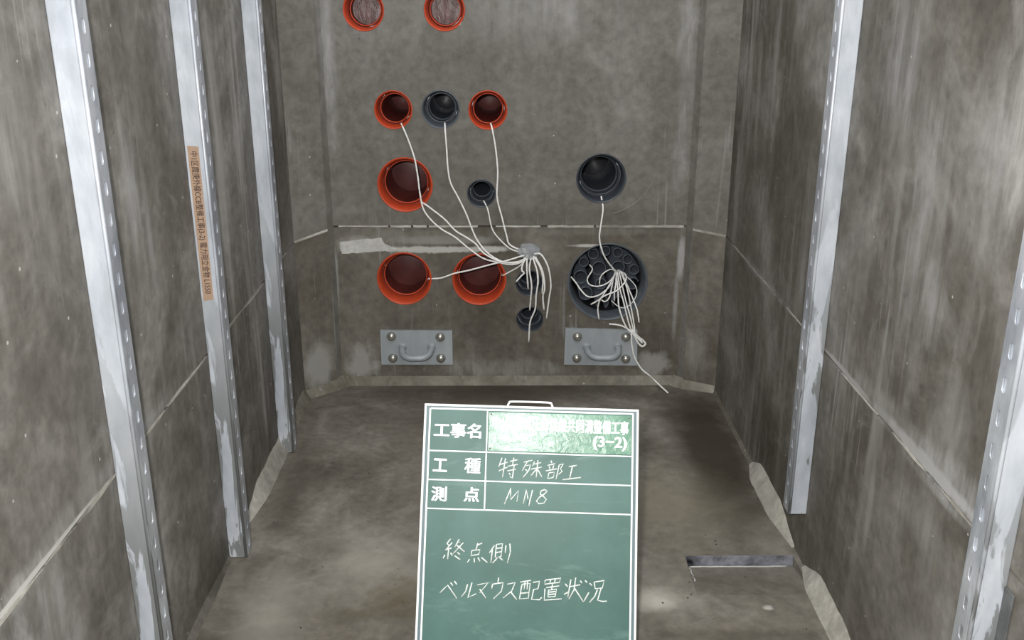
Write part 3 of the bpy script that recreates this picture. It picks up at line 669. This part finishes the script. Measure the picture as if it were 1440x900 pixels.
# ---------------------------------------------------------------- site blackboard
ang = (R(-26.858), R(1.058), R(-1.873))
def rx(a): return Matrix.Rotation(a, 3, 'X')
M3 = Matrix.Rotation(ang[2], 3, 'Z') @ Matrix.Rotation(ang[0], 3, 'X') @ Matrix.Rotation(ang[1], 3, 'Y')
TL = Vector((-.173, 1.918, .545)); BW = .458; BH = BW*4/3
bl = TL - M3.col[2]*BH
bd = tag(empty('site_blackboard'), 'green site blackboard with white frame and chalk writing, leaning back on the floor', 'blackboard')
bd.matrix_world = Matrix.Translation(bl) @ M3.to_4x4()
MI = M3.inverted()
def bpt(px, py):
    """local (x, z) of the board surface point seen at this picture point"""
    n = M3.col[1]; r = ray(px, py); k = (TL-CAM).dot(n)/r.dot(n); p = MI @ (CAM+r*k-bl); return p.x, p.z
def c6(x, y): return bpt(570+x/4.114, 550+y/4.114)
def c7(x, y): return bpt(570+x/4.114, 700+y/4.114)
T = .012
box('panel', .004, BW-.004, .0002, T-.002, .004, BH-.004, M_slate, bd)
def bar(name, a, b, wd, mat, lift=.0008, parent=bd):
    a, b = Vector((a[0], 0, a[1])), Vector((b[0], 0, b[1])); d = (b-a).normalized(); s = Vector((-d.z, 0, d.x))*wd/2; d = d*wd/2
    return prism(name, [a-d-s, b+d-s, b+d+s, a-d+s], (0, -1, 0), -.0003, lift, mat, parent)
fr = .0048
for (a, b_, c_, d_) in ((0, BW, 0, fr), (0, BW, BH-fr, BH), (0, fr, fr, BH-fr), (BW-fr, BW, fr, BH-fr)):
    box('frame', a, b_, -.003, T, c_, d_, M_white, bd, .0012, 2)
iTL, iTR = c6(137, 98), c6(1320, 133); m = iTL[0]
ix0, ix1, iz1 = .0125, BW-.0125, (iTL[1]+iTR[1])/2; iz0 = .0125
box('writing_surface', ix0, ix1, -.0004, .0001, iz0, iz1, M_board, bd)
zs = [(c6(130, 340)[1]+c6(1310, 381)[1])/2, (c6(130, 506)[1]+c6(1308, 551)[1])/2, (c6(125, 672)[1]+c6(1305, 720)[1])/2]
xd = (c6(475, 110)[0]+c6(459, 682)[0])/2
for a, b_ in (((ix0, iz0), (ix1, iz0)), ((ix0, iz1), (ix1, iz1)), ((ix0, iz0), (ix0, iz1)), ((ix1, iz0), (ix1, iz1))): bar('white_line', a, b_, .0034, M_white)
for z in zs: bar('white_line', (ix0, z), (ix1, z), .0026, M_white, .0007)
bar('white_line', (xd, iz1), (xd, zs[2]), .0026, M_white, .0006)
def btext(name, s, cc, L, Rr, h, bold, lift=.0012, mat=M_white, parent=bd):
    a, b_ = cc(*L), cc(*Rr); d = Vector((b_[0]-a[0], 0, b_[1]-a[1])); w_ = d.length; d.normalize(); u = Vector((-d.z, 0, d.x)); hh = h/4.114/FPX*1.99
    return text_on(name, s, Vector((a[0], 0, a[1]))-u*hh/2, d, u, w_, hh, (0, -lift, 0), mat, parent, bold)
btext('printed_title', '工事名', c6, (168, 222), (437, 232), 86, .03)
btext('printed_title', '工', c6, (163, 426), (240, 430), 74, .035); btext('printed_title', '種', c6, (345, 428), (434, 434), 90, .026)
btext('printed_title', '測', c6, (152, 592), (238, 595), 86, .026); btext('printed_title', '点', c6, (340, 596), (426, 600), 84, .028)
# glossy embossed name plate
pc = [c6(484, 117), c6(1308, 146), c6(1306, 377), c6(482, 346)]
cxs = [min(pc[0][0], pc[3][0]), max(pc[1][0], pc[2][0])]
px0, px1, pz0, pz1 = xd+.003, ix1-.003, zs[0]+.003, iz1-.004
npart = box('name_plate', px0, px1, -.0022, -.0002, pz0, pz1, M_foil, bd, .0008, 2); npart['label'] = 'glossy green embossed plate with white printed lettering'
btext('plate_lettering', '中1区瀬浦圧緑境線共同溝整備工事', c6, (506, 178), (1290, 216), 80, .036, .0027, M_white, npart)
btext('plate_lettering', '(3−2)', c6, (1088, 300), (1278, 308), 82, .04, .0027, M_white, npart)
btext('embossed_ghost', '1区工事(3', c6, (530, 270), (1080, 290), 66, .03, .0024, M_foil, npart)
for (a, b_) in ((px0+.005, pz0+.005), (px0+.005, pz1-.005), (px1-.005, pz1-.005)):
    lathe('rivet', [(.0022, 0), (.0018, -.0012), (.0001, -.0016)], M_bolt, npart, 12).location = (a, -.0022, b_)
# chalk handwriting: one mesh per character
def chalk(strokes, cc, r=.0015):
    L = [[(lambda q: (q[0], -.0006, q[1]))(cc(*p)) for p in s] for s in strokes]
    tubes('chalk_character', L, r, M_chalk, bd, 5, 1)
ch6 = [
 [[(560, 385), (540, 440)], [(545, 426), (592, 412)], [(540, 462), (592, 440)], [(580, 388), (562, 500)], [(605, 407), (650, 397)], [(628, 385), (621, 428)], [(592, 435), (652, 424)], [(590, 462), (640, 452)], [(630, 430), (620, 505), (604, 494)], [(600, 474), (608, 486)]],
 [[(685, 412), (736, 400)], [(706, 408), (676, 462)], [(698, 432), (724, 426), (714, 460), (680, 500)], [(694, 452), (706, 464)], [(747, 408), (736, 436)], [(742, 424), (786, 414)], [(726, 452), (790, 440)], [(767, 400), (757, 500)], [(760, 450), (726, 490)], [(764, 450), (790, 498)]],
 [[(842, 402), (848, 416)], [(822, 430), (868, 420)], [(832, 436), (838, 450)], [(860, 430), (852, 448)], [(812, 462), (876, 450)], [(830, 474), (824, 506), (856, 500), (862, 468), (830, 474)], [(888, 428), (914, 420), (897, 450), (908, 464), (886, 482)], [(890, 428), (872, 510)]],
 [[(945, 438), (992, 430)], [(967, 436), (951, 502)], [(910, 513), (1015, 500)]],
 [[(572, 655), (592, 608), (612, 560), (609, 592), (610, 628), (655, 575), (645, 640)]],
 [[(682, 650), (702, 570), (708, 615), (713, 665), (736, 572)]],
 [[(822, 578), (806, 570), (785, 577), (780, 596), (800, 610), (816, 626), (802, 648), (772, 652), (758, 636), (776, 614), (802, 598), (822, 578)]]]
ch7 = [
 [[(262, 238), (240, 265), (258, 278)], [(272, 258), (235, 300)], [(232, 302), (268, 290)], [(250, 300), (245, 355)], [(230, 330), (218, 350)], [(262, 318), (272, 335)], [(312, 240), (286, 285)], [(306, 258), (336, 258), (275, 325)], [(295, 272), (342, 312)], [(300, 316), (316, 328)], [(285, 335), (318, 358)]],
 [[(420, 262), (408, 302)], [(414, 276), (445, 262)], [(385, 305), (380, 335), (425, 327), (432, 300), (385, 305)], [(372, 355), (358, 375)], [(398, 350), (400, 375)], [(420, 345), (432, 368)], [(440, 345), (475, 375)]],
 [[(516, 275), (486, 320)], [(504, 298), (495, 375)], [(527, 270), (520, 345), (554, 340), (562, 265), (527, 270)], [(524, 294), (558, 289)], [(522, 318), (556, 312)], [(532, 348), (505, 378)], [(545, 346), (565, 362)], [(582, 275), (578, 320)], [(605, 265), (608, 312), (590, 378)]],
 [[(200, 550), (245, 505), (298, 582)], [(262, 490), (275, 508)], [(284, 482), (298, 502)]],
 [[(360, 500), (350, 540), (325, 572)], [(386, 490), (362, 578), (410, 555)]],
 [[(415, 505), (480, 490), (430, 550)], [(430, 528), (466, 580)]],
 [[(540, 462), (536, 490)], [(505, 500), (500, 526)], [(505, 500), (566, 490), (556, 540), (510, 584)]],
 [[(590, 500), (636, 490), (615, 540), (565, 580)], [(610, 545), (645, 590)]],
 [[(665, 488), (726, 478)], [(675, 500), (660, 585), (712, 581), (722, 495), (675, 500)], [(692, 486), (688, 530)], [(707, 484), (705, 530)], [(668, 553), (716, 548)], [(738, 490), (776, 482), (768, 526), (742, 530), (730, 588), (776, 590), (790, 576)]],
 [[(810, 476), (900, 465), (890, 490), (805, 500), (810, 476)], [(840, 475), (836, 496)], [(868, 470), (862, 492)], [(815, 520), (890, 510)], [(852, 500), (846, 530)], [(828, 534), (825, 574), (868, 570), (875, 528), (828, 534)], [(828, 547), (872, 542)], [(826, 560), (870, 556)], [(808, 525), (803, 592), (905, 585)]],
 [[(925, 498), (940, 516)], [(918, 560), (944, 544)], [(958, 472), (940, 575)], [(950, 515), (1012, 503)], [(986, 462), (976, 532), (946, 586)], [(980, 525), (1030, 602)], [(1012, 480), (1022, 494)]],
 [[(1040, 478), (1052, 492)], [(1066, 494), (1080, 508)], [(1032, 600), (1062, 548)], [(1092, 488), (1150, 478), (1140, 522), (1098, 526), (1092, 488)], [(1112, 530), (1096, 570), (1065, 605)], [(1132, 525), (1112, 592), (1140, 600), (1166, 598)]]]
for s in ch6: chalk(s, c6)
for s in ch7: chalk(s, c7)
# wire carrying loop on the top edge
hL, hR = c6(595, 78), c6(852, 92)
z_ = BH-.001
hx0, hx1 = c6(592, 80)[0], c6(853, 88)[0]
tubes('wire_loop', [[(hx0, .004, z_), (hx0+.003, .004, z_+.0075), (hx0+.012, .004, z_+.0105), (hx1-.012, .004, z_+.0105), (hx1-.003, .004, z_+.0075), (hx1, .004, z_)]], .0022, M_white, bd, 8, 4)
# folding rear strut that keeps it up
top = Vector((BW/2, T, BH*.8)); wtop = M3@top+bl
for sx in (-.12, .12):
    f = Vector((wtop.x+sx, wtop.y+.16, .004)); fl = MI@(f-bl)
    tubes('rear_leg', [[(BW/2+sx*.8, T+.006, BH*.8), tuple(fl)]], .005, M_rail, bd, 8, 1)
